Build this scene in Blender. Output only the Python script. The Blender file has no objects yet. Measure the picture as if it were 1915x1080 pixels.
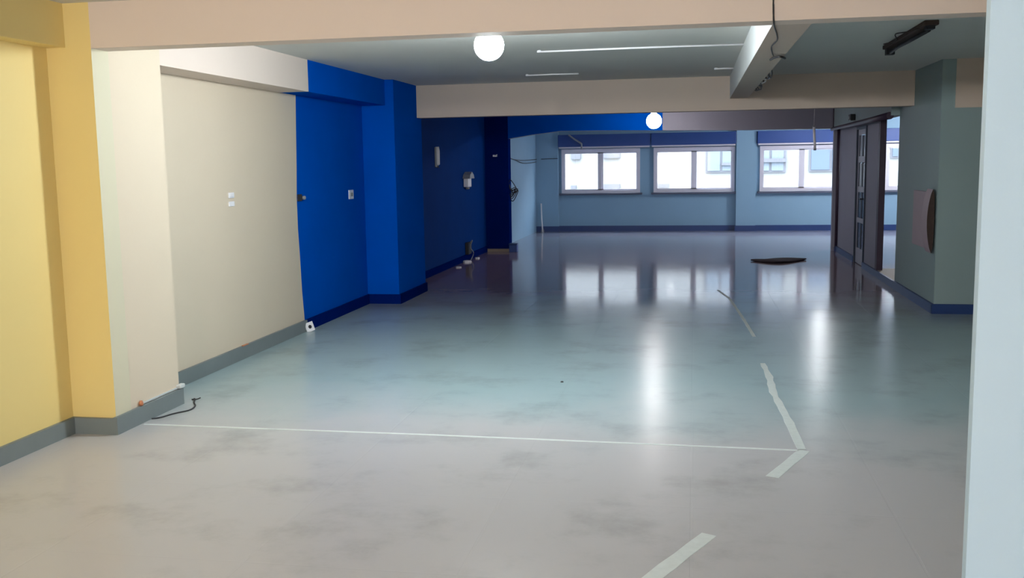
import bpy, bmesh, math, random
from mathutils import Vector, Matrix
random.seed(7)
S = bpy.context.scene
COL = S.collection

# ------------------------------------------------------------------ camera
cam_d = bpy.data.cameras.new('camera'); cam = bpy.data.objects.new('camera', cam_d); COL.objects.link(cam)
CR = Vector((0.98353057, 0.1800615, -0.01566777))
CU = Vector((-0.00746268, 0.12706825, 0.9918659))
CF = Vector((-0.18058774, 0.97541351, -0.12631925))
M = Matrix((CR, CU, -CF)).transposed().to_4x4(); M.translation = Vector((0, 0, 1.6))
cam.matrix_world = M
cam_d.sensor_width = 36; cam_d.lens = 1845.68 / 1915 * 36; cam_d.clip_end = 300
S.camera = cam

# ------------------------------------------------------------------ world, exposure
def srgb(r, g, b):
    f = lambda c: (c/255)/12.92 if c/255 <= .04045 else ((c/255+.055)/1.055)**2.4
    return (f(r), f(g), f(b), 1)
W = bpy.data.worlds.new('overcast_sky'); S.world = W; W.use_nodes = True
bg = W.node_tree.nodes['Background']; bg.inputs[0].default_value = (0.84, 0.92, 1.0, 1)
# overcast sky: three times brighter overhead than at the horizon, dim below it
_n = W.node_tree.nodes; _l = W.node_tree.links
_tc = _n.new('ShaderNodeTexCoord'); _sp = _n.new('ShaderNodeSeparateXYZ'); _l.new(_tc.outputs['Generated'], _sp.inputs[0])
_mr = _n.new('ShaderNodeMapRange'); _mr.inputs[1].default_value = 0; _mr.inputs[2].default_value = 1
_mr.inputs[3].default_value = 8; _mr.inputs[4].default_value = 26; _l.new(_sp.outputs['Z'], _mr.inputs[0]); _l.new(_mr.outputs[0], bg.inputs[1])
S.view_settings.view_transform = 'Standard'; S.view_settings.look = 'None'
S.view_settings.gamma = 1; S.view_settings.exposure = 0.0; S.view_settings.use_curve_mapping = False

def portal(name, loc, rot, sx, sy):
    l = bpy.data.lights.new(name, 'AREA'); l.shape = 'RECTANGLE'; l.size = sx; l.size_y = sy
    l.cycles.is_portal = True
    o = bpy.data.objects.new(name, l); COL.objects.link(o); o.location = loc; o.rotation_euler = rot
for x0 in (-3.03, -.91, 1.46, 4.12):
    portal('window_daylight', (x0+.9, 23.12, 1.39), (math.radians(-90), 0, 0), 1.8, 1.0)
portal('window_daylight', (-1.2, -3.55, 1.5), (math.radians(90), 0, 0), 2.0, 1.6)  # portal for the daylight opening added in the back wall

# lamp strengths (radiance of the bulbs), tuned together with the exposure
LAMP_FRONT = 560.0
LAMP_BACK = 55.0
FILL_FAR = 200.0
FILL_SIDE = 1300.0
FILL_NEAR = 1250.0

# ------------------------------------------------------------------ helpers
def new_mat(name):
    m = bpy.data.materials.new(name); m.use_nodes = True
    return m, m.node_tree, m.node_tree.nodes['Principled BSDF']
def mat(name, rgb, rough=.6, spec=.5, metal=0, var=.06, scale=3.0, bump=0.0, bscale=60, emit=None, es=0):
    m, nt, b = new_mat(name); N = nt.nodes; L = nt.links
    c = srgb(*rgb)
    tc = N.new('ShaderNodeNewGeometry')
    n = N.new('ShaderNodeTexNoise'); n.inputs['Scale'].default_value = scale; n.inputs['Detail'].default_value = 5
    L.new(tc.outputs['Position'], n.inputs['Vector'])
    mx = N.new('ShaderNodeMixRGB'); mx.inputs[1].default_value = tuple(v*(1-var) for v in c[:3])+(1,)
    mx.inputs[2].default_value = tuple(min(1, v*(1+var)) for v in c[:3])+(1,)
    L.new(n.outputs['Fac'], mx.inputs[0]); L.new(mx.outputs[0], b.inputs['Base Color'])
    b.inputs['Roughness'].default_value = rough; b.inputs['Specular IOR Level'].default_value = spec
    b.inputs['Metallic'].default_value = metal
    if bump:
        n2 = N.new('ShaderNodeTexNoise'); n2.inputs['Scale'].default_value = bscale; n2.inputs['Detail'].default_value = 3
        L.new(tc.outputs['Position'], n2.inputs['Vector'])
        bp = N.new('ShaderNodeBump'); bp.inputs['Strength'].default_value = bump; bp.inputs['Distance'].default_value = .004
        L.new(n2.outputs['Fac'], bp.inputs['Height']); L.new(bp.outputs[0], b.inputs['Normal'])
    if emit:
        b.inputs['Emission Color'].default_value = emit; b.inputs['Emission Strength'].default_value = es
    return m

M_cream = mat('cream_paint', (220, 204, 182), .62, .4, var=.03, scale=1.2, bump=.15, bscale=25)
M_pale = mat('pale_green_cream_paint', (214, 206, 180), .6, .4, var=.03, scale=1.2)
M_yellow = mat('yellow_paint', (232, 208, 140), .6, .4, var=.03, scale=1.0, bump=.15, bscale=25)
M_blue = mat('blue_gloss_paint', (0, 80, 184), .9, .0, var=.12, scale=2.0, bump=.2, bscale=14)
M_blue_shaded = mat('navy_paint', (0, 54, 126), .8, .05, var=.12, scale=2.0, bump=.2, bscale=14)  # same blue paint darkened, shade beyond the second pilaster put into the colour
M_darkblue = mat('dark_blue_paint', (2, 28, 98), .9, .0, var=.1, scale=2.0)
M_teal = mat('pale_teal_paint', (130, 164, 190), .6, .4, var=.08, scale=1.3, bump=.2, bscale=18)
M_mauve = mat('grey_mauve_paint', (142, 142, 156), .65, .3, var=.08, scale=1.4, bump=.2, bscale=18)
M_grgreen = mat('grey_green_paint', (138, 156, 158), .62, .3, var=.07, scale=1.3, bump=.2, bscale=18)
M_ceil = mat('ceiling_whitewash', (212, 211, 206), .75, .2, var=.06, scale=.9, bump=.25, bscale=12)
M_beam = mat('beam_cream_paint', (222, 206, 195), .66, .3, var=.04, scale=1.2, bump=.2, bscale=18)
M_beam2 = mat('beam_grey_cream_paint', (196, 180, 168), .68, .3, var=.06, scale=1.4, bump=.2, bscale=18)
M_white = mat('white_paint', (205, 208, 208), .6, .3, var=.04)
M_fg = mat('pale_blue_white_paint', (168, 190, 207), .62, .3, var=.02, scale=2, bump=.15, bscale=30)
M_base_g = mat('grey_baseboard_paint', (118, 126, 128), .5, .4, var=.08, scale=6)
M_base_b = mat('blue_baseboard_paint', (30, 58, 112), .45, .5, var=.12, scale=6)
M_beige = mat('beige_skirting', (150, 134, 118), .6, .3)
M_frame = mat('white_window_frame', (205, 203, 215), .4, .5, var=.02)
M_slate = mat('slate_sill', (78, 84, 104), .5, .4)
M_box = mat('blue_shutter_box', (44, 74, 138), .5, .4, var=.12, scale=2.5)
M_plast = mat('white_plastic', (240, 238, 242), .35, .5, var=.02)
M_greyplast = mat('grey_plastic', (140, 142, 146), .4, .5)
M_dark = mat('dark_plastic', (30, 30, 36), .5, .4)
M_wire = mat('dark_wire', (44, 44, 48), .5, .4)
M_rust = mat('rusty_dark_metal', (62, 48, 44), .7, .3, var=.4, scale=18)
M_rag = mat('dark_brown_cloth', (48, 38, 44), .85, .2, var=.25, scale=20, bump=.4)
M_pink = mat('pale_pink_board', (166, 150, 158), .6, .3, var=.05)
M_pipe = mat('dark_maroon_pipe', (58, 44, 62), .5, .4, var=.2, scale=8)
M_brass = mat('orange_plastic', (190, 120, 84), .5, .4)
M_doorw = mat('door_rail_paint', (158, 160, 172), .5, .4)
M_doorp = mat('door_pane_pale', (150, 154, 166), .25, .5)
M_doorb = mat('door_pane_blue', (46, 66, 100), .25, .5)
M_doord = mat('door_edge_dark', (36, 46, 66), .5, .4)
M_tape = mat('worn_white_tape', (204, 210, 208), .55, .4, var=.12, scale=30)
M_smear = mat('worn_dark_tape', (92, 96, 98), .6, .3, var=.2, scale=14)
M_fac = mat('pale_facade_render', (112, 113, 113), .8, .2, var=.02)
M_facw = mat('facade_window_glass', (74, 84, 98), .5, .1)
M_facl = mat('facade_window_light', (92, 100, 108), .5, .1)
M_facd = mat('facade_grey_metal', (84, 85, 90), .6, .1)
M_street = mat('street_asphalt', (120, 120, 120), .9, .2)

# floor: glossy vinyl, dustier and rougher in the front part, brownish tone at the back partly painted lighting
def floor_mat():
    m, nt, b = new_mat('worn_vinyl_floor'); N = nt.nodes; L = nt.links
    g = N.new('ShaderNodeNewGeometry')
    sx = N.new('ShaderNodeSeparateXYZ'); L.new(g.outputs['Position'], sx.inputs[0])
    def noise(s, d, vec=None, rough=.5):
        n = N.new('ShaderNodeTexNoise'); n.inputs['Scale'].default_value = s; n.inputs['Detail'].default_value = d
        n.inputs['Roughness'].default_value = rough
        L.new(vec or g.outputs['Position'], n.inputs['Vector']); return n.outputs['Fac']
    def math_(op, a, c, cl=False):
        q = N.new('ShaderNodeMath'); q.operation = op; q.use_clamp = cl
        for i, v in enumerate((a, c)):
            if isinstance(v, (int, float)): q.inputs[i].default_value = v
            else: L.new(v, q.inputs[i])
        return q.outputs[0]
    def ramp(v, a, c):
        r = N.new('ShaderNodeMapRange'); r.interpolation_type = 'SMOOTHSTEP'
        r.inputs[1].default_value = a; r.inputs[2].default_value = c; L.new(v, r.inputs[0]); return r.outputs[0]
    def mix(f, a, c):
        q = N.new('ShaderNodeMixRGB')
        L.new(f, q.inputs[0]) if not isinstance(f, float) else None
        for i, v in ((1, a), (2, c)):
            if isinstance(v, tuple): q.inputs[i].default_value = v
            else: L.new(v, q.inputs[i])
        return q.outputs[0]
    wob = math_('MULTIPLY', math_('SUBTRACT', noise(.8, 4), .5), 2.5)
    yy = math_('ADD', sx.outputs['Y'], wob)
    # front grey vinyl, then bluish green lino beyond the seam strip at y 5.5, then brownish; bands partly painted lighting
    c1 = mix(ramp(yy, 5.0, 7.0), srgb(186, 184, 186), srgb(156, 176, 180))
    c2 = mix(ramp(yy, 9.0, 13.4), c1, srgb(140, 122, 132))
    c2 = mix(ramp(yy, 17.0, 21.0), c2, srgb(150, 152, 166))  # paler bluish towards the windows, daylight partly put into the colour
    st = noise(1.6, 8, rough=.65)
    dirt = ramp(st, .48, .75)
    c3 = mix(math_('MULTIPLY', dirt, .35), c2, srgb(120, 120, 116))
    L.new(c3, b.inputs['Base Color'])
    rg = math_('SUBTRACT', .245, math_('MULTIPLY', ramp(yy, 9.0, 12.4), .15))
    rg = math_('ADD', rg, math_('MULTIPLY', math_('SUBTRACT', noise(3, 6), .5), .05))
    L.new(rg, b.inputs['Roughness']); b.inputs['Specular IOR Level'].default_value = .2
    mp = N.new('ShaderNodeMapping'); mp.inputs['Scale'].default_value = (.7, 3.2, 1); L.new(g.outputs['Position'], mp.inputs[0])
    bp = N.new('ShaderNodeBump'); bp.inputs['Strength'].default_value = .12; bp.inputs['Distance'].default_value = .004
    L.new(noise(2.6, 4, mp.outputs[0]), bp.inputs['Height'])
    # faint tile joints
    bk = N.new('ShaderNodeTexBrick'); bk.inputs['Scale'].default_value = 1; bk.offset = 0
    bk.inputs['Brick Width'].default_value = .9; bk.inputs['Row Height'].default_value = .9; bk.inputs['Mortar Size'].default_value = .006
    L.new(g.outputs['Position'], bk.inputs['Vector'])
    bp2 = N.new('ShaderNodeBump'); bp2.inputs['Strength'].default_value = .5; bp2.inputs['Distance'].default_value = .003; bp2.invert = True
    L.new(bk.outputs['Fac'], bp2.inputs['Height']); L.new(bp.outputs[0], bp2.inputs['Normal'])
    L.new(bp2.outputs[0], b.inputs['Normal'])
    return m
M_floor = floor_mat()

def glass():
    m, nt, b = new_mat('window_glass'); N = nt.nodes; L = nt.links
    N.remove(b)
    t = N.new('ShaderNodeBsdfTransparent'); t.inputs[0].default_value = (.96, .98, 1, 1)
    gl = N.new('ShaderNodeBsdfGlossy'); gl.inputs['Roughness'].default_value = .03
    mx = N.new('ShaderNodeMixShader'); mx.inputs[0].default_value = .06
    L.new(t.outputs[0], mx.inputs[1]); L.new(gl.outputs[0], mx.inputs[2])
    L.new(mx.outputs[0], N['Material Output'].inputs[0]); return m
M_glass = glass()

class MB:
    """collects boxes, prisms, tubes; build() links them as one mesh object"""
    def __init__(s): s.bm = bmesh.new(); s.mats = []
    def mi(s, m):
        if m not in s.mats: s.mats.append(m)
        return s.mats.index(m)
    def box(s, x0, y0, z0, x1, y1, z1, m, faces=None, bev=0):
        v = [s.bm.verts.new(c) for c in ((x0,y0,z0),(x1,y0,z0),(x1,y1,z0),(x0,y1,z0),(x0,y0,z1),(x1,y0,z1),(x1,y1,z1),(x0,y1,z1))]
        fs = []
        for k, ix in dict(bot=(3,2,1,0), top=(4,5,6,7), front=(0,1,5,4), right=(1,2,6,5), back=(2,3,7,6), left=(3,0,4,7)).items():
            f = s.bm.faces.new([v[i] for i in ix]); f.material_index = s.mi((faces or {}).get(k, m)); fs.append(f)
        if bev:
            es = list({e for f in fs for e in f.edges})
            r = bmesh.ops.bevel(s.bm, geom=es, offset=bev, segments=2, affect='EDGES', profile=.5)
        return s
    def prism(s, pts, axis, a, b, m, side=None):
        """polygon pts in the two other axes extruded along axis from a to b"""
        def P(p, t):
            return {'x': (t, p[0], p[1]), 'y': (p[0], t, p[1]), 'z': (p[0], p[1], t)}[axis]
        A = [s.bm.verts.new(P(p, a)) for p in pts]; B = [s.bm.verts.new(P(p, b)) for p in pts]
        n = len(pts)
        f = s.bm.faces.new(A); f.material_index = s.mi(m)
        f = s.bm.faces.new(B[::-1]); f.material_index = s.mi(m)
        for i in range(n):
            f = s.bm.faces.new((A[i], B[i], B[(i+1) % n], A[(i+1) % n])); f.material_index = s.mi(side or m)
        return s
    def tube(s, pts, r, m, seg=10, caps=True):
        pts = [Vector(p) for p in pts]; rings = []
        up = Vector((0, 0, 1))
        for i, p in enumerate(pts):
            d = (pts[min(i+1, len(pts)-1)] - pts[max(i-1, 0)]).normalized()
            a = d.cross(up);
            if a.length < .05: a = d.cross(Vector((1, 0, 0)))
            a.normalize(); c = d.cross(a).normalized()
            rr = r[i] if isinstance(r, (list, tuple)) else r
            rings.append([s.bm.verts.new(p + a*rr*math.cos(t) + c*rr*math.sin(t)) for t in (2*math.pi*k/seg for k in range(seg))])
        for A, B in zip(rings, rings[1:]):
            for k in range(seg):
                f = s.bm.faces.new((A[k], A[(k+1) % seg], B[(k+1) % seg], B[k])); f.material_index = s.mi(m); f.smooth = True
        if caps:
            for R_ in (rings[0], rings[-1][::-1]):
                f = s.bm.faces.new(R_); f.material_index = s.mi(m)
        return s
    def lathe(s, prof, c, m, seg=28):
        """prof: (radius, z) list about the vertical through c"""
        rings = []
        for r, z in prof:
            rings.append([s.bm.verts.new((c[0]+max(r, 1e-4)*math.cos(2*math.pi*k/seg), c[1]+max(r, 1e-4)*math.sin(2*math.pi*k/seg), c[2]+z)) for k in range(seg)])
        for A, B in zip(rings, rings[1:]):
            for k in range(seg):
                f = s.bm.faces.new((A[k], A[(k+1) % seg], B[(k+1) % seg], B[k])); f.material_index = s.mi(m); f.smooth = True
        return s
    def build(s, name, parent=None):
        bmesh.ops.recalc_face_normals(s.bm, faces=s.bm.faces)
        me = bpy.data.meshes.new(name); s.bm.to_mesh(me); s.bm.free()
        for m in s.mats: me.materials.append(m)
        o = bpy.data.objects.new(name, me); COL.objects.link(o)
        if parent:
            o.parent = parent; o.matrix_parent_inverse = parent.matrix_world.inverted() if False else Matrix.Translation(-parent.location)
        return o
def tag(o, label, cat, group=None, kind=None):
    o['label'] = label; o['category'] = cat
    if group: o['group'] = group
    if kind: o['kind'] = kind
    return o
def thing(name, loc, label, cat, group=None, kind=None):
    o = bpy.data.objects.new(name, None); COL.objects.link(o); o.location = loc; o.empty_display_size = .1
    return tag(o, label, cat, group, kind)
def struct(mb, name, label, cat):
    return tag(mb.build(name), label, cat, kind='structure')
def smooth_pts(pts, n=6):
    P = [Vector(p) for p in pts]; out = []
    for i in range(len(P)-1):
        p0, p1, p2, p3 = P[max(i-1, 0)], P[i], P[i+1], P[min(i+2, len(P)-1)]
        for k in range(n):
            t = k/n
            out.append(.5*((2*p1)+(p2-p0)*t+(2*p0-5*p1+4*p2-p3)*t*t+(3*p1-p0-3*p2+p3)*t**3))
    out.append(P[-1]); return out

CZ = 2.56      # slab height
# ================================================================== STRUCTURE
b = MB(); b.box(-4.2, -3.6, -.15, 9, 23.1, 0, M_floor); struct(b, 'floor', 'glossy worn blue-grey vinyl floor of the long empty hall', 'floor')
b = MB(); b.box(-4.2, -3.6, CZ, 9, 23.3, CZ+.15, M_ceil); struct(b, 'ceiling', 'dull whitewashed concrete ceiling slab between the cross beams', 'ceiling')

# ---- left wall: yellow near the camera, cream bay, blue beyond the wavy paint edge, teal at the far end
b = MB()
b.box(-3.98, -3.6, 0, -3.74, 5.33, CZ, M_yellow)
bm = b.bm
edge = [(0, 9.03), (.15, 9.02), (.4, 8.99), (.735, 8.975), (1.0, 8.955), (1.3, 8.957), (1.6, 8.985), (1.95, 9.01), (2.27, 9.035), (CZ, 9.03)]
def wallstrip(y0f, y1f, m):
    for (za, ea), (zb, eb) in zip(edge, edge[1:]):
        ya0 = y0f if y0f is not None else ea; yb0 = y0f if y0f is not None else eb
        ya1 = y1f if y1f is not None else ea; yb1 = y1f if y1f is not None else eb
        f = bm.faces.new([bm.verts.new(c) for c in ((-3.74, ya0, za), (-3.74, ya1, za), (-3.74, yb1, zb), (-3.74, yb0, zb))])
        f.material_index = b.mi(m)
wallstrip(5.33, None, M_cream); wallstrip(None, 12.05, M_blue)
b.bm.faces.new([b.bm.verts.new(c) for c in ((-3.74, 12.05, 0), (-3.74, 17.7, 0), (-3.74, 17.7, CZ), (-3.74, 12.05, CZ))]).material_index = b.mi(M_blue_shaded)
b.box(-3.98, 5.33, 0, -3.75, 17.7, CZ, M_darkblue)
b.box(-3.98, 17.8, 0, -3.62, 23.1, CZ, M_teal)
struct(b, 'wall_left', 'long left wall painted yellow then cream then deep blue', 'wall')
# stub wall crossing at the end of the blue section
b = MB(); b.box(-3.76, 17.7, 0, -3.31, 17.95, CZ, M_darkblue, faces={'right': M_darkblue, 'back': M_teal})
struct(b, 'wall_stub', 'short dark blue return wall closing the blue section', 'wall')
b = MB(); b.box(-3.735, 17.675, 0, -3.3, 17.7, .05, M_beige); struct(b, 'baseboard_stub', 'beige skirting strip under the dark blue return wall', 'baseboard')

# ---- pilasters on the left wall
b = MB()
b.box(-3.745, 5.33, 0, -3.452, 5.5, CZ, M_pale, faces={'front': M_yellow})
b.box(-3.745, 5.5, 0, -3.46, 6.1, CZ, M_cream)
b.box(-3.5, 5.62, .112, -3.452, 6.105, .122, M_white)
struct(b, 'pilaster', 'near left pilaster, yellow on its front and cream on its side', 'pilaster')
b = MB(); b.box(-3.745, 10.95, 0, -3.36, 12.1, CZ, M_blue)
struct(b, 'pilaster', 'deep blue pilaster at the left end of the second cross beam', 'pilaster')

# ---- long soffit along the left wall
b = MB(); b.box(-3.745, -3.6, 2.31, -3.617, 5.33, CZ, M_yellow); struct(b, 'soffit_beam', 'yellow soffit running along the near left wall', 'beam')
b = MB(); b.box(-3.745, 6.1, 2.275, -3.46, 8.665, CZ, M_beam); b.box(-3.745, 8.665, 2.275, -3.46, 10.95, CZ, M_blue)
struct(b, 'soffit_beam', 'soffit over the cream bay, its far end painted blue', 'beam')

# ---- cross beams
b = MB(); b.box(-3.452, 5.33, 2.3, 9, 5.5, CZ, M_beam); struct(b, 'ceiling_beam', 'wide cream cross beam nearest the camera', 'beam')
b = MB(); b.box(-3.36, 11.9, 2.17, 2.43, 12.08, CZ, M_beam2); struct(b, 'ceiling_beam', 'second grey-cream cross beam from blue pilaster to right column', 'beam')
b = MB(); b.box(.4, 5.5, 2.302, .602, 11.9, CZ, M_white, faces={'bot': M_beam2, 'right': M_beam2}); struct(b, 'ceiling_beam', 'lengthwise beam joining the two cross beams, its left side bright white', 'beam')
# third beam with haunched left end; blue to the left, grey to the right
b = MB()
L3 = [(-3.8, 2.02), (-3.35, 2.035), (-2.9, 2.10), (-2.35, 2.16), (-1.4, 2.15), (-.55, 2.13)]
b.prism([(-3.8, CZ)] + L3 + [(-.55, CZ)], 'y', 17.72, 17.98, M_blue, M_mauve)
b.prism([(-.55, CZ), (-.55, 2.13), (.6, 2.11), (2.33, 2.10), (2.33, CZ)], 'y', 17.72, 17.98, M_mauve)
struct(b, 'ceiling_beam', 'third cross beam before the windows, half blue half grey', 'beam')
# hung edge strip under that beam
# ---- right side: longitudinal header, partition, column
b = MB(); b.box(2.33, 12.68, 2.10, 2.5, 17.98, CZ, M_grgreen); struct(b, 'trim_1', 'grey header wall above the right-hand partition opening', 'trim')
b = MB()
b.box(2.45, 15.93, 0, 2.5, 17.9, 2.10, M_mauve)
b.box(2.45, 14.05, 0, 2.5, 15.05, 2.10, M_mauve)
b.box(2.45, 15.05, 2.06, 2.5, 15.93, 2.10, M_mauve)
struct(b, 'wall_right', 'grey-mauve partition on the right holding the glazed door', 'wall')
b = MB(); b.box(2.36, 17.86, 0, 2.5, 17.98, 2.10, M_mauve); struct(b, 'trim_2', 'pale end post of the right partition', 'trim')
b = MB(); b.box(2.43, 13.93, .09, 2.51, 14.05, 2.10, M_pipe); struct(b, 'trim_3', 'dark post beside the doorless opening', 'trim')
b = MB()
b.box(2.43, 10.65, 0, 9, 12.68, CZ, M_grgreen)
b.box(2.56, 10.635, 2.08, 9, 10.66, CZ, M_beam2)
struct(b, 'column', 'wide grey-green column block on the right with cream upper patch', 'column')
b = MB(); b.box(2.44, 12.68, 0, 2.72, 14.15, .09, M_beige); struct(b, 'door_sill', 'low pale threshold across the doorless opening', 'threshold')
# foreground partition at the right picture edge
b = MB(); b.box(.687, 2.565, 0, 9, 2.6, CZ, M_fg); struct(b, 'wall_front', 'pale blue-white wall filling the right foreground edge', 'wall')
# enclosing walls out of frame
b = MB(); b.box(9, -3.6, 0, 9.2, 23.1, CZ, M_mauve); struct(b, 'wall_side', 'far right side wall of the building', 'wall')
b = MB()
b.box(-4.2, -3.8, 0, -2.2, -3.6, CZ, M_cream); b.box(-.2, -3.8, 0, 9, -3.6, CZ, M_cream)
b.box(-2.2, -3.8, 0, -.2, -3.6, .7, M_cream); b.box(-2.2, -3.8, 2.3, -.2, -3.6, CZ, M_cream)
struct(b, 'wall_back', 'cream wall behind the camera with a broad window opening', 'wall')  # the opening is added to let daylight in from behind

# ---- far wall with four window openings
WIN = [(-3.03, -1.22), (-.91, .90), (1.45, 3.26), (4.13, 5.94)]
ZS, ZT = .885, 1.90
b = MB(); yb0, yb1 = 22.98, 23.2
xs = [-3.98] + [v for w in WIN for v in w] + [9]
b.box(-3.98, yb0, 0, 9, yb1, ZS, M_teal); b.box(-3.98, yb0, ZT, 9, yb1, CZ, M_teal)
for i in range(0, len(xs), 2): b.box(xs[i], yb0, ZS, xs[i+1], yb1, ZT, M_teal)
struct(b, 'wall_far', 'pale teal far wall pierced by a row of windows', 'wall')
for k, (x0, x1, lab) in enumerate(((-3.62, -3.1, 'left corner'), (.93, 1.36, 'middle'), (3.45, 3.95, 'hidden right'))):
    b = MB(); b.box(x0, 22.84, 0, x1, 22.98, CZ, M_teal)
    struct(b, 'pilaster', ['teal corner pilaster left of the first window', 'teal pilaster between the second and third windows', 'teal pilaster behind the right partition'][k], 'pilaster')
def window(i, x0, x1, lab):
    w = thing('window_%d' % i, (x0, 22.9, ZS), lab, 'window', kind='structure')
    y0, y1 = 22.93, 23.03
    t = .065
    b = MB()
    b.box(x0, y0, ZS, x1, y1, ZS+t, M_frame); b.box(x0, y0, ZT-t-.02, x1, y1, ZT, M_frame)
    b.box(x0, y0, ZS+t, x0+t, y1, ZT-t-.02, M_frame); b.box(x1-t, y0, ZS+t, x1, y1, ZT-t-.02, M_frame)
    b.build('window_frame', w)
    xm = (x0+x1)/2
    for s_, (a, c) in enumerate(((x0+t, xm+.015), (xm-.015, x1-t))):
        yy = y0+.012+s_*.035; q = .04
        b = MB(); za, zb = ZS+t, ZT-t-.02
        b.box(a, yy, za, c, yy+.03, za+q*.6, M_frame); b.box(a, yy, zb-q*.6, c, yy+.03, zb, M_frame)
        wl, wr = (q*.5, q*1.9) if s_ == 0 else (q*1.9, q*.5)
        b.box(a, yy, za, a+wl, yy+.03, zb, M_frame); b.box(c-wr, yy, za, c, yy+.03, zb, M_frame)
        sash = b.build('sash', w)
        b = MB(); b.box(a+wl*.5, yy+.012, za+.01, c-wr*.5, yy+.018, zb-.01, M_glass); b.build('glass_pane', sash)
    b = MB(); b.box(x0-.05, 22.86, ZS-.045, x1+.05, 22.985, ZS, M_slate, bev=.006); b.build('window_sill', w)
    return w
for i, (w, lab) in enumerate(zip(WIN, ('white two-sash window at the far left corner', 'white two-sash window behind the far lamp', 'white two-sash window left of the right partition', 'white window glimpsed through the doorless opening'))):
    window(i+1, w[0], w[1], lab)
# shutter boxes over the windows
for x0, x1, lab in ((-3.09, -.98, 'blue roller shutter box above the leftmost window'), (-.965, .92, 'blue roller shutter box above the window behind the lamp'),
                    (1.38, 3.40, 'blue roller shutter box above the window beside the partition'), (4.05, 6.0, 'blue roller shutter box seen through the doorless opening')):
    r = thing('shutter_box', ((x0+x1)/2, 22.9, 1.94), lab, 'shutter box', 'roller shutter boxes above the far windows')
    b = MB(); b.box(x0, 22.78, 1.95, x1, 22.975, 2.225, M_box, bev=.01); b.build('housing', r)
    b = MB(); b.box(x0+.02, 22.80, 1.915, x1-.02, 22.86, 1.952, M_frame); b.build('bottom_rail', r)

# ---- baseboards
def base(name, boxes, m, label):
    b = MB()
    for q in boxes: b.box(*q, m)
    return struct(b, name, label, 'baseboard')
base('baseboard_left', [(-3.745, -3.5, 0, -3.715, 5.33, .1)], M_base_g, 'grey baseboard under the near yellow wall')
base('baseboard_left', [(-3.715, 5.305, 0, -3.455, 5.331, .1), (-3.455, 5.305, 0, -3.43, 6.105, .108)], M_base_g, 'grey baseboard wrapping the near pilaster')
base('baseboard_left', [(-3.745, 6.1, 0, -3.715, 9.03, .11)], M_base_g, 'grey baseboard under the cream bay')
base('baseboard_left', [(-3.745, 9.03, 0, -3.715, 10.95, .11), (-3.75, 10.925, 0, -3.335, 10.952, .11), (-3.362, 10.93, 0, -3.335, 12.1, .11), (-3.745, 12.1, 0, -3.715, 17.66, .1)], M_darkblue, 'dark blue baseboard under the blue wall')
base('baseboard_far', [(-3.1, 22.955, 0, .93, 22.982, .125), (1.36, 22.955, 0, 3.45, 22.982, .125), (3.95, 22.955, 0, 9, 22.982, .125), (-3.62, 22.815, 0, -3.08, 22.842, .125), (.91, 22.815, 0, 1.38, 22.842, .125), (3.43, 22.815, 0, 3.97, 22.842, .125)], M_base_b, 'dark blue baseboard under the far windows')
base('baseboard_right', [(2.405, 10.625, 0, 9, 10.652, .1), (2.405, 10.63, 0, 2.432, 12.68, .1)], M_base_b, 'blue baseboard wrapping the right column')
base('baseboard_right', [(2.415, 12.68, 0, 2.44, 15.03, .09), (2.42, 15.95, 0, 2.452, 17.86, .09)], M_base_b, 'blue baseboard along the right partition and threshold')

# ---- glazed door in the right partition
D = thing('door_1', (2.44, 15.5, 0), 'narrow glazed panel door with pale and blue panes', 'door', kind='structure')
b = MB()
for ya, yb_ in ((15.06, 15.1), (15.88, 15.92)): b.box(2.43, ya, 0, 2.5, yb_, 2.06, M_doord)
b.box(2.43, 15.1, 2.02, 2.5, 15.88, 2.06, M_doord); b.build('door_frame', D)
b = MB()
rails = [(.0, .24), (.62, .70), (1.08, 1.17), (1.52, 1.62), (1.93, 2.02)]
for za, zb in rails: b.box(2.455, 15.1, za+.01, 2.49, 15.88, zb, M_doorw)
for ya, yb_ in ((15.1, 15.19), (15.79, 15.88)): b.box(2.456, ya, .01, 2.489, yb_, 2.02, M_doorw)
b.box(2.457, 15.46, .24, 2.488, 15.52, 1.93, M_doord)
b.build('door_leaf', D)
for (za, zb), m_ in zip(((.24, .62), (.70, 1.08), (1.17, 1.52), (1.62, 1.93)), (M_doorb, M_doorb, M_doorp, M_doorp)):
    for ya, yb_ in ((15.19, 15.46), (15.52, 15.79)):
        b = MB(); b.box(2.466, ya, za, 2.478, yb_, zb, m_)
        p = b.build('door_pane', D)
        b = MB(); b.box(2.458, ya, za, 2.482, ya+.02, zb, M_doord); b.box(2.458, yb_-.02, za, 2.482, yb_, zb, M_doord); b.build('glazing_bead', p)
b = MB(); b.tube([(2.45, 15.16, 1.0), (2.40, 15.16, 1.0), (2.40, 15.27, 1.0)], .011, M_dark); b.build('door_handle', D)

# ---- outside: street and pale building opposite
b = MB(); b.box(-40, 23.3, -7.2, 50, 80, -7, M_street); struct(b, 'street', 'grey street below the windows', 'street')
F = thing('facade_building', (0, 34, -7), 'pale rendered building opposite, seen overexposed through the far windows', 'building')
b = MB(); b.box(-30, 34, -7, 40, 44, 4.5, M_fac); b.build('building_wall', F)
def fac_win(x0, z0, x1, z1, m_, bars):
    b = MB(); b.box(x0, 33.93, z0, x1, 34.0, z1, M_facd); f = b.build('building_window', F)
    n = bars; wv = (x1-x0-.06)/n
    b = MB()
    for k in range(n): b.box(x0+.06+k*wv, 33.9, z0+.06, x0+k*wv+wv-.02, 33.94, z1-.06, m_)
    b.build('building_window_pane', f)
fac_win(.38, 1.18, 1.9, 2.9, M_facl, 3)
fac_win(2.0, 1.16, 2.98, 2.7, M_facl, 2)
fac_win(3.72, 1.17, 5.1, 2.7, M_facw, 2)
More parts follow.
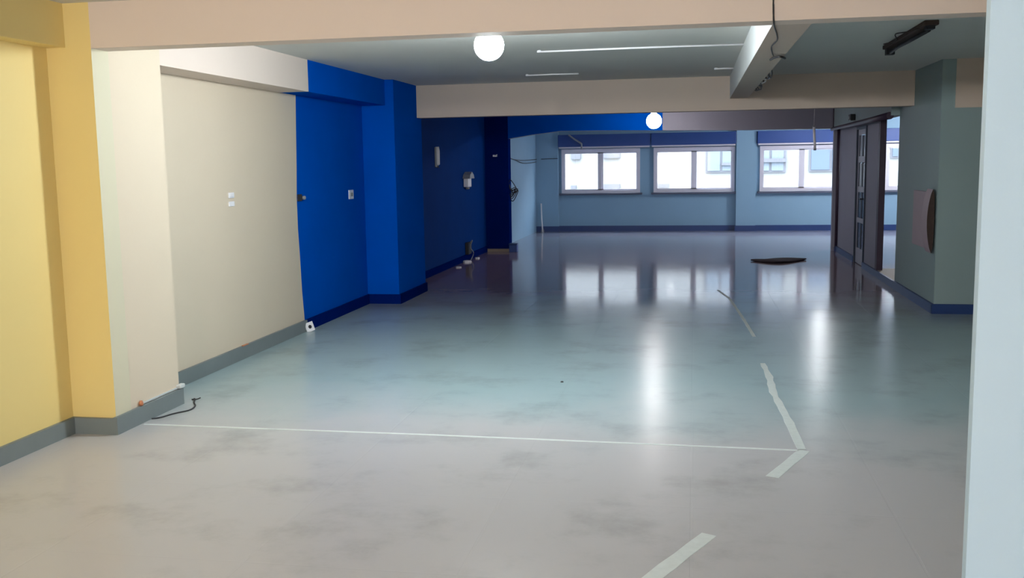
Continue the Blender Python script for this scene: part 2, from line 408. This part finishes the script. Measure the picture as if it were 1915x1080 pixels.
fac_win(6.25, 1.57, 6.56, 2.2, M_facw, 1)
b = MB(); b.box(2.0, 33.8, 1.5, 2.98, 33.92, 1.62, M_facd); b.build('window_ledge', F)
b = MB(); b.box(.9, 33.8, 1.42, 1.9, 33.92, 1.5, M_facd); b.build('window_ledge', F)
for x0, z0, x1, z1 in ((-4.15, 1.7, -3.82, 1.95), (-4.16, .69, -3.98, .81), (-3.06, 1.72, -2.47, 1.95), (-3.06, .67, -2.48, .84), (-1.25, 1.84, -.84, 1.97), (-1.25, .7, -.82, .83)):
    b = MB(); b.box(x0, 33.85, z0, x1, 34.0, z1, M_facd); b.build('facade_vent', F)

# ================================================================== LAMPS
def lamp(loc, r, strength, col, label, ztop):
    t = thing('bare_bulb', (loc[0], loc[1], ztop), label, 'light bulb', 'bare bulbs hanging from the ceiling')
    e = mat('bulb_glow', (250, 250, 250), .4, var=0, emit=col, es=strength)
    b = MB(); prof = [(r*math.sin(a), -r*math.cos(a)) for a in (math.pi*k/16 for k in range(15))]
    prof += [(r*.3, r*1.12)]
    b.lathe(prof, loc, e, 32); b.build('glass_globe', t)
    b = MB(); z1 = r*1.1
    b.lathe([(.0, z1+.055), (.022, z1+.05), (.027, z1+.0), (.02, z1-.01), (0, z1-.01)], loc, M_plast, 20); b.build('lamp_holder', t)
    if ztop - (loc[2]+z1+.05) > .005:
        b = MB(); b.tube([(loc[0], loc[1], loc[2]+z1+.05), (loc[0], loc[1], ztop)], .004, M_wire, 8); b.build('cord', t)
    b = MB(); b.lathe([(0, -.022), (.03, -.02), (.042, 0), (0, 0)], (loc[0], loc[1], ztop), M_plast, 20); b.build('ceiling_rose', t)
    return t
lamp((-1.29, 6.3, 2.345), .095, LAMP_FRONT, (.86, .96, 1.0, 1), 'dazzling cool white bulb behind the nearest cross beam', CZ)
lamp((-.655, 16.6, 2.25), .125, LAMP_BACK, (1.0, .93, .92, 1), 'glaring bulb with pinkish tint in front of the far windows', CZ)
lamp((-1.0, -2.2, 2.3), .1, FILL_NEAR, (1.0, .93, .86, 1), 'warm bulb over the camera position', CZ)  # unseen bulb, added to set the light level from behind the camera

lamp((2.55, 20.8, 2.43), .07, FILL_FAR, (.95, .97, 1.0, 1), 'bulb over the window bay, behind the third cross beam', CZ)  # unseen, added as fill for the far wall and window bay
lamp((4.7, 20.2, 2.35), .08, FILL_SIDE, (.95, .97, 1.0, 1), 'bulb in the side room behind the right partition', CZ)  # unseen, added as fill for the side room and far wall
# ================================================================== THINGS
# dead lamp fitting on the right-hand ceiling: rusty batten with hanging pieces
t = thing('batten_fitting', (1.66, 8.4, CZ), 'rusty dark batten lamp fitting on the ceiling bay right of lengthwise beam', 'lamp fitting')
b = MB(); b.box(1.60, 7.6, CZ-.035, 1.70, 9.2, CZ, M_rust, bev=.006); b.build('tray', t)
b = MB(); b.box(1.62, 7.62, CZ-.06, 1.68, 7.70, CZ-.03, M_dark, bev=.004); b.build('lamp_socket', t)
b = MB(); b.box(1.62, 9.12, CZ-.085, 1.69, 9.2, CZ-.03, M_dark, bev=.004); b.build('lamp_socket', t)
b = MB(); b.tube([(1.655, 7.7, CZ-.058), (1.65, 8.3, CZ-.062), (1.645, 8.75, CZ-.06), (1.655, 9.15, CZ-.068)], .014, M_dark, 10); b.build('blackened_tube', t)
b = MB(); b.tube(smooth_pts([(1.64, 7.7, CZ-.03), (1.56, 7.9, CZ-.04), (1.52, 8.2, CZ-.02), (1.58, 8.5, CZ-.035), (1.54, 8.8, CZ-.03)]), .005, M_rust, 6); b.build('loose_wire', t)

# wire stapled across the near beam and under the lengthwise beam
b = MB()
b.tube(smooth_pts([(.387, 5.322, CZ-.01), (.39, 5.322, 2.4), (.393, 5.322, 2.296), (.41, 5.5, 2.293), (.45, 5.85, 2.294), (.475, 6.15, 2.294), (.468, 6.47, 2.294), (.5, 6.85, 2.294), (.525, 7.06, 2.294)]), .0045, M_wire, 6)
tag(b.build('surface_wire'), 'thin grey wire running down the near beam onto lengthwise beam', 'wire')
b = MB()
b.tube(smooth_pts([(.522, 7.3, 2.292), (.535, 7.12, 2.288), (.56, 7.03, 2.286), (.59, 7.08, 2.285), (.612, 7.2, 2.29)]), .008, M_wire, 8)
tag(b.build('hooked_wire'), 'dark curved wire end hooked under the lengthwise beam', 'wire')
b = MB()
rnd = random.Random(3)
for k in range(8):
    y = 8.3 + k*.27
    pts = [(.603, y, 2.31), (.61+rnd.uniform(0, .03), y+rnd.uniform(.05, .2), 2.285+rnd.uniform(-.012, .02)), (.605+rnd.uniform(0, .02), y+rnd.uniform(.2, .35), 2.275+rnd.uniform(-.01, .03)), (.603, y+.4, 2.31)]
    b.tube(smooth_pts(pts), .006, M_greyplast if k in (2, 3) else M_wire, 6)
tag(b.build('wire_tangle'), 'tangle of dark and white wires along the lengthwise beam edge', 'wires')

# conduits on the ceiling of the middle bay
for x0, x1, y, lab in ((-1.34, .4, 8.6, 'long white conduit crossing the middle ceiling bay'), (-1.82, -1.24, 10.85, 'short white conduit on the ceiling near second beam'), (.2, .4, 10.8, 'stub of white conduit beside the lengthwise beam')):
    b = MB(); b.tube([(x0, y, CZ-.012), ((x0+x1)/2, y+.01, CZ-.008), (x1, y+.03, CZ-.008)], .008, M_plast, 8)
    b.tube([(x0+.02, y, CZ), (x0+.02, y, CZ-.01)], .018, M_plast, 8)
    tag(b.build('ceiling_conduit'), lab, 'conduit', 'white conduits on the ceiling')

# pipe along right partition head and down its corner
b = MB()
b.tube([(2.325, 12.72, 2.10), (2.322, 14.0, 2.098), (2.318, 17.7, 2.092), (2.318, 17.82, 2.088)], [.045, .036, .03, .028], M_pipe, 10)
tag(b.build('dark_pipe'), 'dark pipe running under the header of the right partition', 'pipe')
b = MB(); b.tube([(2.43, 17.82, .0), (2.43, 17.82, 2.09)], .025, M_pipe, 12); b.box(2.40, 17.79, 0, 2.46, 17.85, .07, M_base_b)
tag(b.build('down_pipe'), 'dark maroon pipe standing at the end of right partition', 'pipe')
b = MB(); b.tube([(2.325, 17.69, 2.10), (2.325, 17.69, CZ)], .012, M_pipe, 8)
tag(b.build('riser_pipe'), 'thin dark riser at the corner of the third beam', 'pipe')

# small dark box above the door
t = thing('alarm_box', (2.45, 15.5, 2.08), 'small dark box above the glazed door', 'box')
b = MB(); b.box(2.26, 15.4, 2.15, 2.329, 15.6, 2.24, M_dark, bev=.006); b.build('housing', t)
b = MB(); b.box(2.252, 15.46, 2.17, 2.262, 15.54, 2.21, M_greyplast); b.build('cover_plate', t)

# pale bowed board on the column side with a dark near edge
t = thing('wall_board', (2.43, 11.3, .62), 'pale pinkish board with dark bowed edge fixed to the column side', 'board')
b = MB(); b.box(2.405, 10.93, .64, 2.43, 11.66, 1.235, M_pink, bev=.004); b.build('board_face', t)
b = MB()
hw = lambda k: .033*math.sin(math.pi*k/14)**.6 + .002
cx = lambda k: 2.392 - .016*math.sin(math.pi*k/14)
zz = lambda k: 1.27 - .65*k/14
b.prism([(cx(k)-hw(k), zz(k)) for k in range(15)] + [(cx(k)+hw(k), zz(k)) for k in range(14, -1, -1)], 'y', 10.68, 10.93, M_rust, M_pink)
b.build('broken_edge', t)

# tube hanging before the third window
t = thing('hanging_tube', (1.935, 17.0, CZ), 'thin white tube dangling in front of the window beside partition', 'tube')
b = MB(); b.tube([(1.925, 17, 2.125), (1.937, 17, 1.93), (1.95, 17, 1.74)], .02, M_plast, 12); b.build('white_tube', t)
b = MB(); b.tube([(1.925, 17, 2.12), (1.93, 17, CZ)], .003, M_plast, 6); b.build('cord', t)
b = MB(); b.lathe([(0, 0), (.022, .0), (.022, .02), (0, .02)], (1.925, 17, 2.112), M_greyplast, 12); b.build('end_cap', t); b = MB(); b.lathe([(0, 0), (.022, .0), (.022, .03), (0, .03)], (1.95, 17, 1.73), M_greyplast, 12); b.build('end_cap', t)

# bent conduit on the first shutter box
b = MB(); b.tube(smooth_pts([(-2.84, 22.76, 2.22), (-2.7, 22.755, 2.12), (-2.56, 22.755, 2.03), (-2.54, 22.755, 1.99), (-2.54, 22.76, 1.90)], 4), .02, M_greyplast, 8)
tag(b.build('bent_conduit'), 'bent grey conduit crossing the leftmost shutter box', 'conduit')
# thin pipe in the far left corner
b = MB(); b.tube([(-3.5, 22.81, .66), (-3.49, 22.8, .3), (-3.468, 22.79, .0)], .016, M_plast, 8); b.box(-3.5, 22.78, 0, -3.44, 22.815, .05, M_greyplast)
tag(b.build('corner_pipe'), 'thin pale pipe rising from floor in far left corner', 'pipe')
# strung wires on the teal side wall
b = MB()
b.tube(smooth_pts([(-3.6, 19.3, 1.71), (-3.6, 20.0, 1.67), (-3.6, 21.2, 1.655), (-3.6, 22.84, 1.68), (-3.45, 22.82, 1.685), (-3.1, 22.82, 1.69)]), .008, M_wire, 6)
b.tube(smooth_pts([(-3.6, 20.0, 1.67), (-3.6, 20.9, 1.60), (-3.6, 22.0, 1.60), (-3.6, 22.8, 1.62)]), .007, M_wire, 6)
tag(b.build('slack_cable'), 'slack dark cable strung over the teal corner walls', 'cable')
# cable tangle on the stub edge
b = MB(); rnd = random.Random(5)
for k in range(6):
    y = 17.75+.02*k; z = 1.25-.02*k
    b.tube(smooth_pts([(-3.31, y, z), (-3.24-rnd.uniform(0, .05), y-.03, z+rnd.uniform(-.1, .1)), (-3.18+rnd.uniform(-.05, .03), y, z-rnd.uniform(.02, .14)), (-3.25, y+.02, z-.2+rnd.uniform(-.05, .05)), (-3.305, y+.02, z-.22)]), .008, M_wire, 6)
tag(b.build('cable_tangle'), 'dark tangle of cable ends sticking out of the dark blue return wall', 'cables')
# white bracket on stub wall
b = MB(); b.box(-3.585, 17.655, 1.72, -3.51, 17.70, 1.755, M_plast, bev=.004); b.tube([(-3.55, 17.66, 1.735), (-3.50, 17.64, 1.76)], .006, M_plast, 6)
tag(b.build('cable_clip'), 'small white clip on the dark blue return wall', 'clip')
# blue box on the floor at the stub corner
t = thing('blue_floor_box', (-3.22, 17.62, 0), 'small blue box on the floor at foot of return wall', 'box')
b = MB(); b.box(-3.295, 17.56, 0, -3.15, 17.7, .13, M_box, bev=.008); b.build('body', t)
b = MB(); b.box(-3.30, 17.555, .13, -3.145, 17.705, .155, M_base_b, bev=.005); b.build('lid', t)

# fittings on the blue wall
t = thing('wall_lamp', (-3.74, 14.21, 1.55), 'tall narrow white fitting on the blue wall', 'wall fitting')
b = MB(); b.box(-3.74, 14.14, 1.56, -3.72, 14.28, 1.85, M_greyplast, bev=.004); b.build('backplate', t)
b = MB(); b.tube([(-3.715, 14.21, 1.555), (-3.712, 14.21, 1.60), (-3.712, 14.21, 1.80), (-3.715, 14.21, 1.855)], [.026, .032, .032, .026], M_plast, 12); b.build('diffuser', t)
t = thing('meter_box', (-3.74, 16.08, 1.2), 'small pale meter with domed hood on the blue wall beyond tall fitting', 'meter')
b = MB(); b.box(-3.74, 15.96, 1.22, -3.66, 16.2, 1.38, M_plast, bev=.01); b.build('body', t)
b = MB(); b.prism([(15.9, 1.36), (15.95, 1.42), (16.08, 1.47), (16.21, 1.42), (16.26, 1.36)], 'x', -3.74, -3.62, M_greyplast); b.build('hood', t)
b = MB(); b.lathe([(0, 0), (.03, .005), (.035, .03), (0, .04)], (-3.70, 16.08, 1.18), M_greyplast, 12); b.build('cable_gland', t)
t = thing('floor_socket_box', (-3.70, 16.1, .12), 'dark broken box low on the blue wall under the meter', 'socket box')
b = MB(); b.box(-3.74, 15.98, .1, -3.68, 16.2, .3, M_dark, bev=.006); b.build('body', t)
b = MB(); b.tube(smooth_pts([(-3.69, 16.1, .28), (-3.64, 16.08, .33), (-3.66, 16.02, .22), (-3.63, 16.12, .12), (-3.66, 16.05, .01)]), .008, M_greyplast, 6); b.build('loose_lead', t)
for k, (x, y, s, lab) in enumerate(((-3.66, 15.75, .05, 'flat pale crumb of rubble below the dark socket box'), (-3.62, 16.35, .035, 'smaller pale rubble bit beyond the dark socket box'), (-3.60, 14.9, .03, 'tiny pale chip at the foot of the blue wall'))):
    b = MB(); rnd = random.Random(k)
    n = 7; b.prism([(x+s*1.6*math.cos(a)*rnd.uniform(.6, 1), y+s*2.4*math.sin(a)*rnd.uniform(.6, 1)) for a in (2*math.pi*j/n for j in range(n))], 'z', 0, s*.5, M_plast)
    tag(b.build('rubble_bit'), lab, 'rubble', 'plaster bits along the blue wall')

# switches
def plate(name, y, z, w, h, label, x=-3.74):
    t = thing(name, (x, y, z), label, 'switch')
    b = MB(); b.box(x, y-w/2, z-h/2, x+.012, y+w/2, z+h/2, M_plast, bev=.003); b.build('cover_plate', t)
    return t
t = plate('light_switch', 7.58, 1.375, .09, .045, 'small off-white double switch on the cream wall')
b = MB(); b.box(-3.728, 7.555, 1.362, -3.72, 7.605, 1.385, M_plast, bev=.002); b.build('rocker', t)
b = MB(); b.box(-3.74, 7.535, 1.285, -3.728, 7.625, 1.325, M_plast, bev=.003); o_ = b.build('lower_plate', t)
t = plate('light_switch', 10.47, 1.285, .14, .10, 'white light switch plate on the blue wall')
b = MB(); b.box(-3.728, 10.44, 1.265, -3.72, 10.5, 1.305, M_greyplast, bev=.002); b.build('rocker', t)
t = thing('junction_box', (-3.74, 9.0, 1.3), 'dark open junction box at the cream and blue paint edge', 'junction box')
b = MB(); b.box(-3.74, 8.965, 1.27, -3.725, 9.055, 1.335, M_dark, bev=.003); b.build('open_box', t)
b = MB(); b.lathe([(0, -.02), (.016, -.016), (.02, 0), (.016, .016), (0, .02)], (-3.715, 9.075, 1.30), M_greyplast, 12); b.build('plug', t)
# fallen socket plate
t = thing('socket_plate', (-3.69, 9.02, 0), 'loose white socket plate leaning on the baseboard below paint edge', 'socket')
b = MB(); b.box(-.006, -.045, 0, .006, .045, .092, M_plast, bev=.003); o = b.build('plate', t); 
b = MB(); b.lathe([(0, 0), (.018, 0), (.018, .004), (0, .004)], (0, 0, 0), M_dark, 16); o2 = b.build('socket_hole', t)
for q in (o, o2): q.matrix_parent_inverse = Matrix.Identity(4)
o2.rotation_euler = (0, math.radians(90), 0); o2.location = (.005, 0, .046)
t.rotation_euler = (math.radians(12), math.radians(-14), math.radians(-38))
t.location = (-3.675, 9.02, 0)

# orange nub and plaster nub on the near pilaster skirting
b = MB(); b.lathe([(0, 0), (.012, .0), (.014, .015), (.008, .03), (0, .032)], (-3.444, 5.6, .112), M_brass, 12)
tag(b.build('orange_plug'), 'tiny orange wall plug on top of the near pilaster baseboard', 'plug')
b = MB(); b.box(-3.462, 6.06, .112, -3.425, 6.125, .14, M_white, bev=.008)
tag(b.build('plaster_lump'), 'white plaster lump at the far corner of near pilaster', 'plaster')
b = MB(); b.box(-3.73, 7.62, .11, -3.71, 7.72, .118, M_brass, bev=.003)
tag(b.build('wood_chip'), 'small brown chip lying on the cream bay baseboard', 'chip')

# cable loop on the floor
b = MB()
pts = [(-3.425, 6.2, .006), (-3.40, 6.19, .006), (-3.366, 6.12, .006), (-3.31, 6.03, .006), (-3.29, 5.92, .006), (-3.33, 5.85, .006), (-3.355, 5.80, .006), (-3.385, 5.71, .006), (-3.42, 5.67, .008)]
b.tube(smooth_pts(pts), .005, M_wire, 8)
b.tube(smooth_pts([(-3.425, 6.23, .006), (-3.39, 6.2, .008), (-3.36, 6.2, .02)]), .004, M_wire, 6)
tag(b.build('floor_cable'), 'thin grey cable looping on the floor beside the near pilaster', 'cable')

# dark rag on the floor, curled
t_pts = [(.90, .004), (1.05, .05), (1.18, .09), (1.34, .13), (1.5, .12), (1.63, .07), (1.76, .004)]
bm = bmesh.new(); NX, NY = 36, 10; grid = []
for i in range(NX+1):
    u = i/NX; x = .90+.86*u
    w = .30*math.sin(math.pi*u)**.8 + .01
    yc = 15.98 + .14*u - .16*math.sin((u-.1)*math.pi*1.6)*.6
    row = []
    for j in range(NY+1):
        v = j/NY*2-1
        z = .012 + .018*(1-v*v)*math.sin(math.pi*u) + .006*math.sin(9*u+3*v)
        row.append(bm.verts.new((x, yc+v*w, max(z, .002))))
    grid.append(row)
for i in range(NX):
    for j in range(NY):
        f = bm.faces.new((grid[i][j], grid[i+1][j], grid[i+1][j+1], grid[i][j+1])); f.smooth = True
me = bpy.data.meshes.new('floor_rag'); bm.to_mesh(me); bm.free(); me.materials.append(M_rag)
o = bpy.data.objects.new('floor_rag', me); COL.objects.link(o)
sm = o.modifiers.new('thickness', 'SOLIDIFY'); sm.thickness = .012; sm.offset = 1
tag(o, 'dark brown spindle-shaped rag lying on the shiny floor', 'rag')

# tape marks on the floor: thin strips
def strip(name, pts, w, m_, label, group='worn tape strips on the floor', wob=.1):
    bm = bmesh.new(); P = [Vector((p[0], p[1], 0)) for p in pts]; rnd = random.Random(len(label))
    fine = []
    for a, c in zip(P, P[1:]):
        n = max(2, int((c-a).length/.12))
        for k in range(n): fine.append(a.lerp(c, k/n))
    fine.append(P[-1]); prev = None
    for i, p in enumerate(fine):
        d = (fine[min(i+1, len(fine)-1)]-fine[max(i-1, 0)]).normalized(); s_ = Vector((-d.y, d.x, 0))
        ww = w/2*(1+rnd.uniform(-wob, wob))
        cur = [bm.verts.new(p+s_*ww*k+Vector((0, 0, z))) for k, z in ((-1.05, .0002), (-1, .0012), (1, .0012), (1.05, .0002))]
        if prev:
            for k in range(3): bm.faces.new((prev[k], cur[k], cur[k+1], prev[k+1]))
        prev = cur
    bmesh.ops.recalc_face_normals(bm, faces=bm.faces)
    me = bpy.data.meshes.new(name); bm.to_mesh(me); bm.free(); me.materials.append(m_)
    o = bpy.data.objects.new(name, me); COL.objects.link(o)
    return tag(o, label, 'tape strip', group)
strip('floor_tape', [(-3.41, 5.56), (-1.5, 5.55), (.58, 5.5)], .024, M_tape, 'thin white seam strip crossing the floor from near pilaster')
strip('floor_tape', [(.545, 7.9), (.56, 7.4), (.55, 6.9), (.585, 6.1), (.60, 5.52)], .045, M_tape, 'white tape strip running away from the corner of the seam', wob=.25)
strip('floor_tape', [(.61, 5.5), (.40, 5.0)], .062, M_tape, 'short slanted white tape strip in front of the corner')
strip('floor_tape', [(.075, 4.17), (-.15, 3.68), (-.4, 3.1)], .07, M_tape, 'slanted white tape strip at the bottom edge of view')
strip('floor_tape', [(.30, 12.4), (.42, 11.6), (.50, 10.2), (.55, 9.1)], .03, M_tape, 'faint worn tape strip on the darker floor near the rag')

# speck
b = MB(); b.lathe([(0, 0), (.012, 0), (.010, .006), (0, .009)], (-.943, 7.053, 0), M_dark, 10)
tag(b.build('dark_speck'), 'tiny dark pebble alone in the middle of the floor', 'pebble')
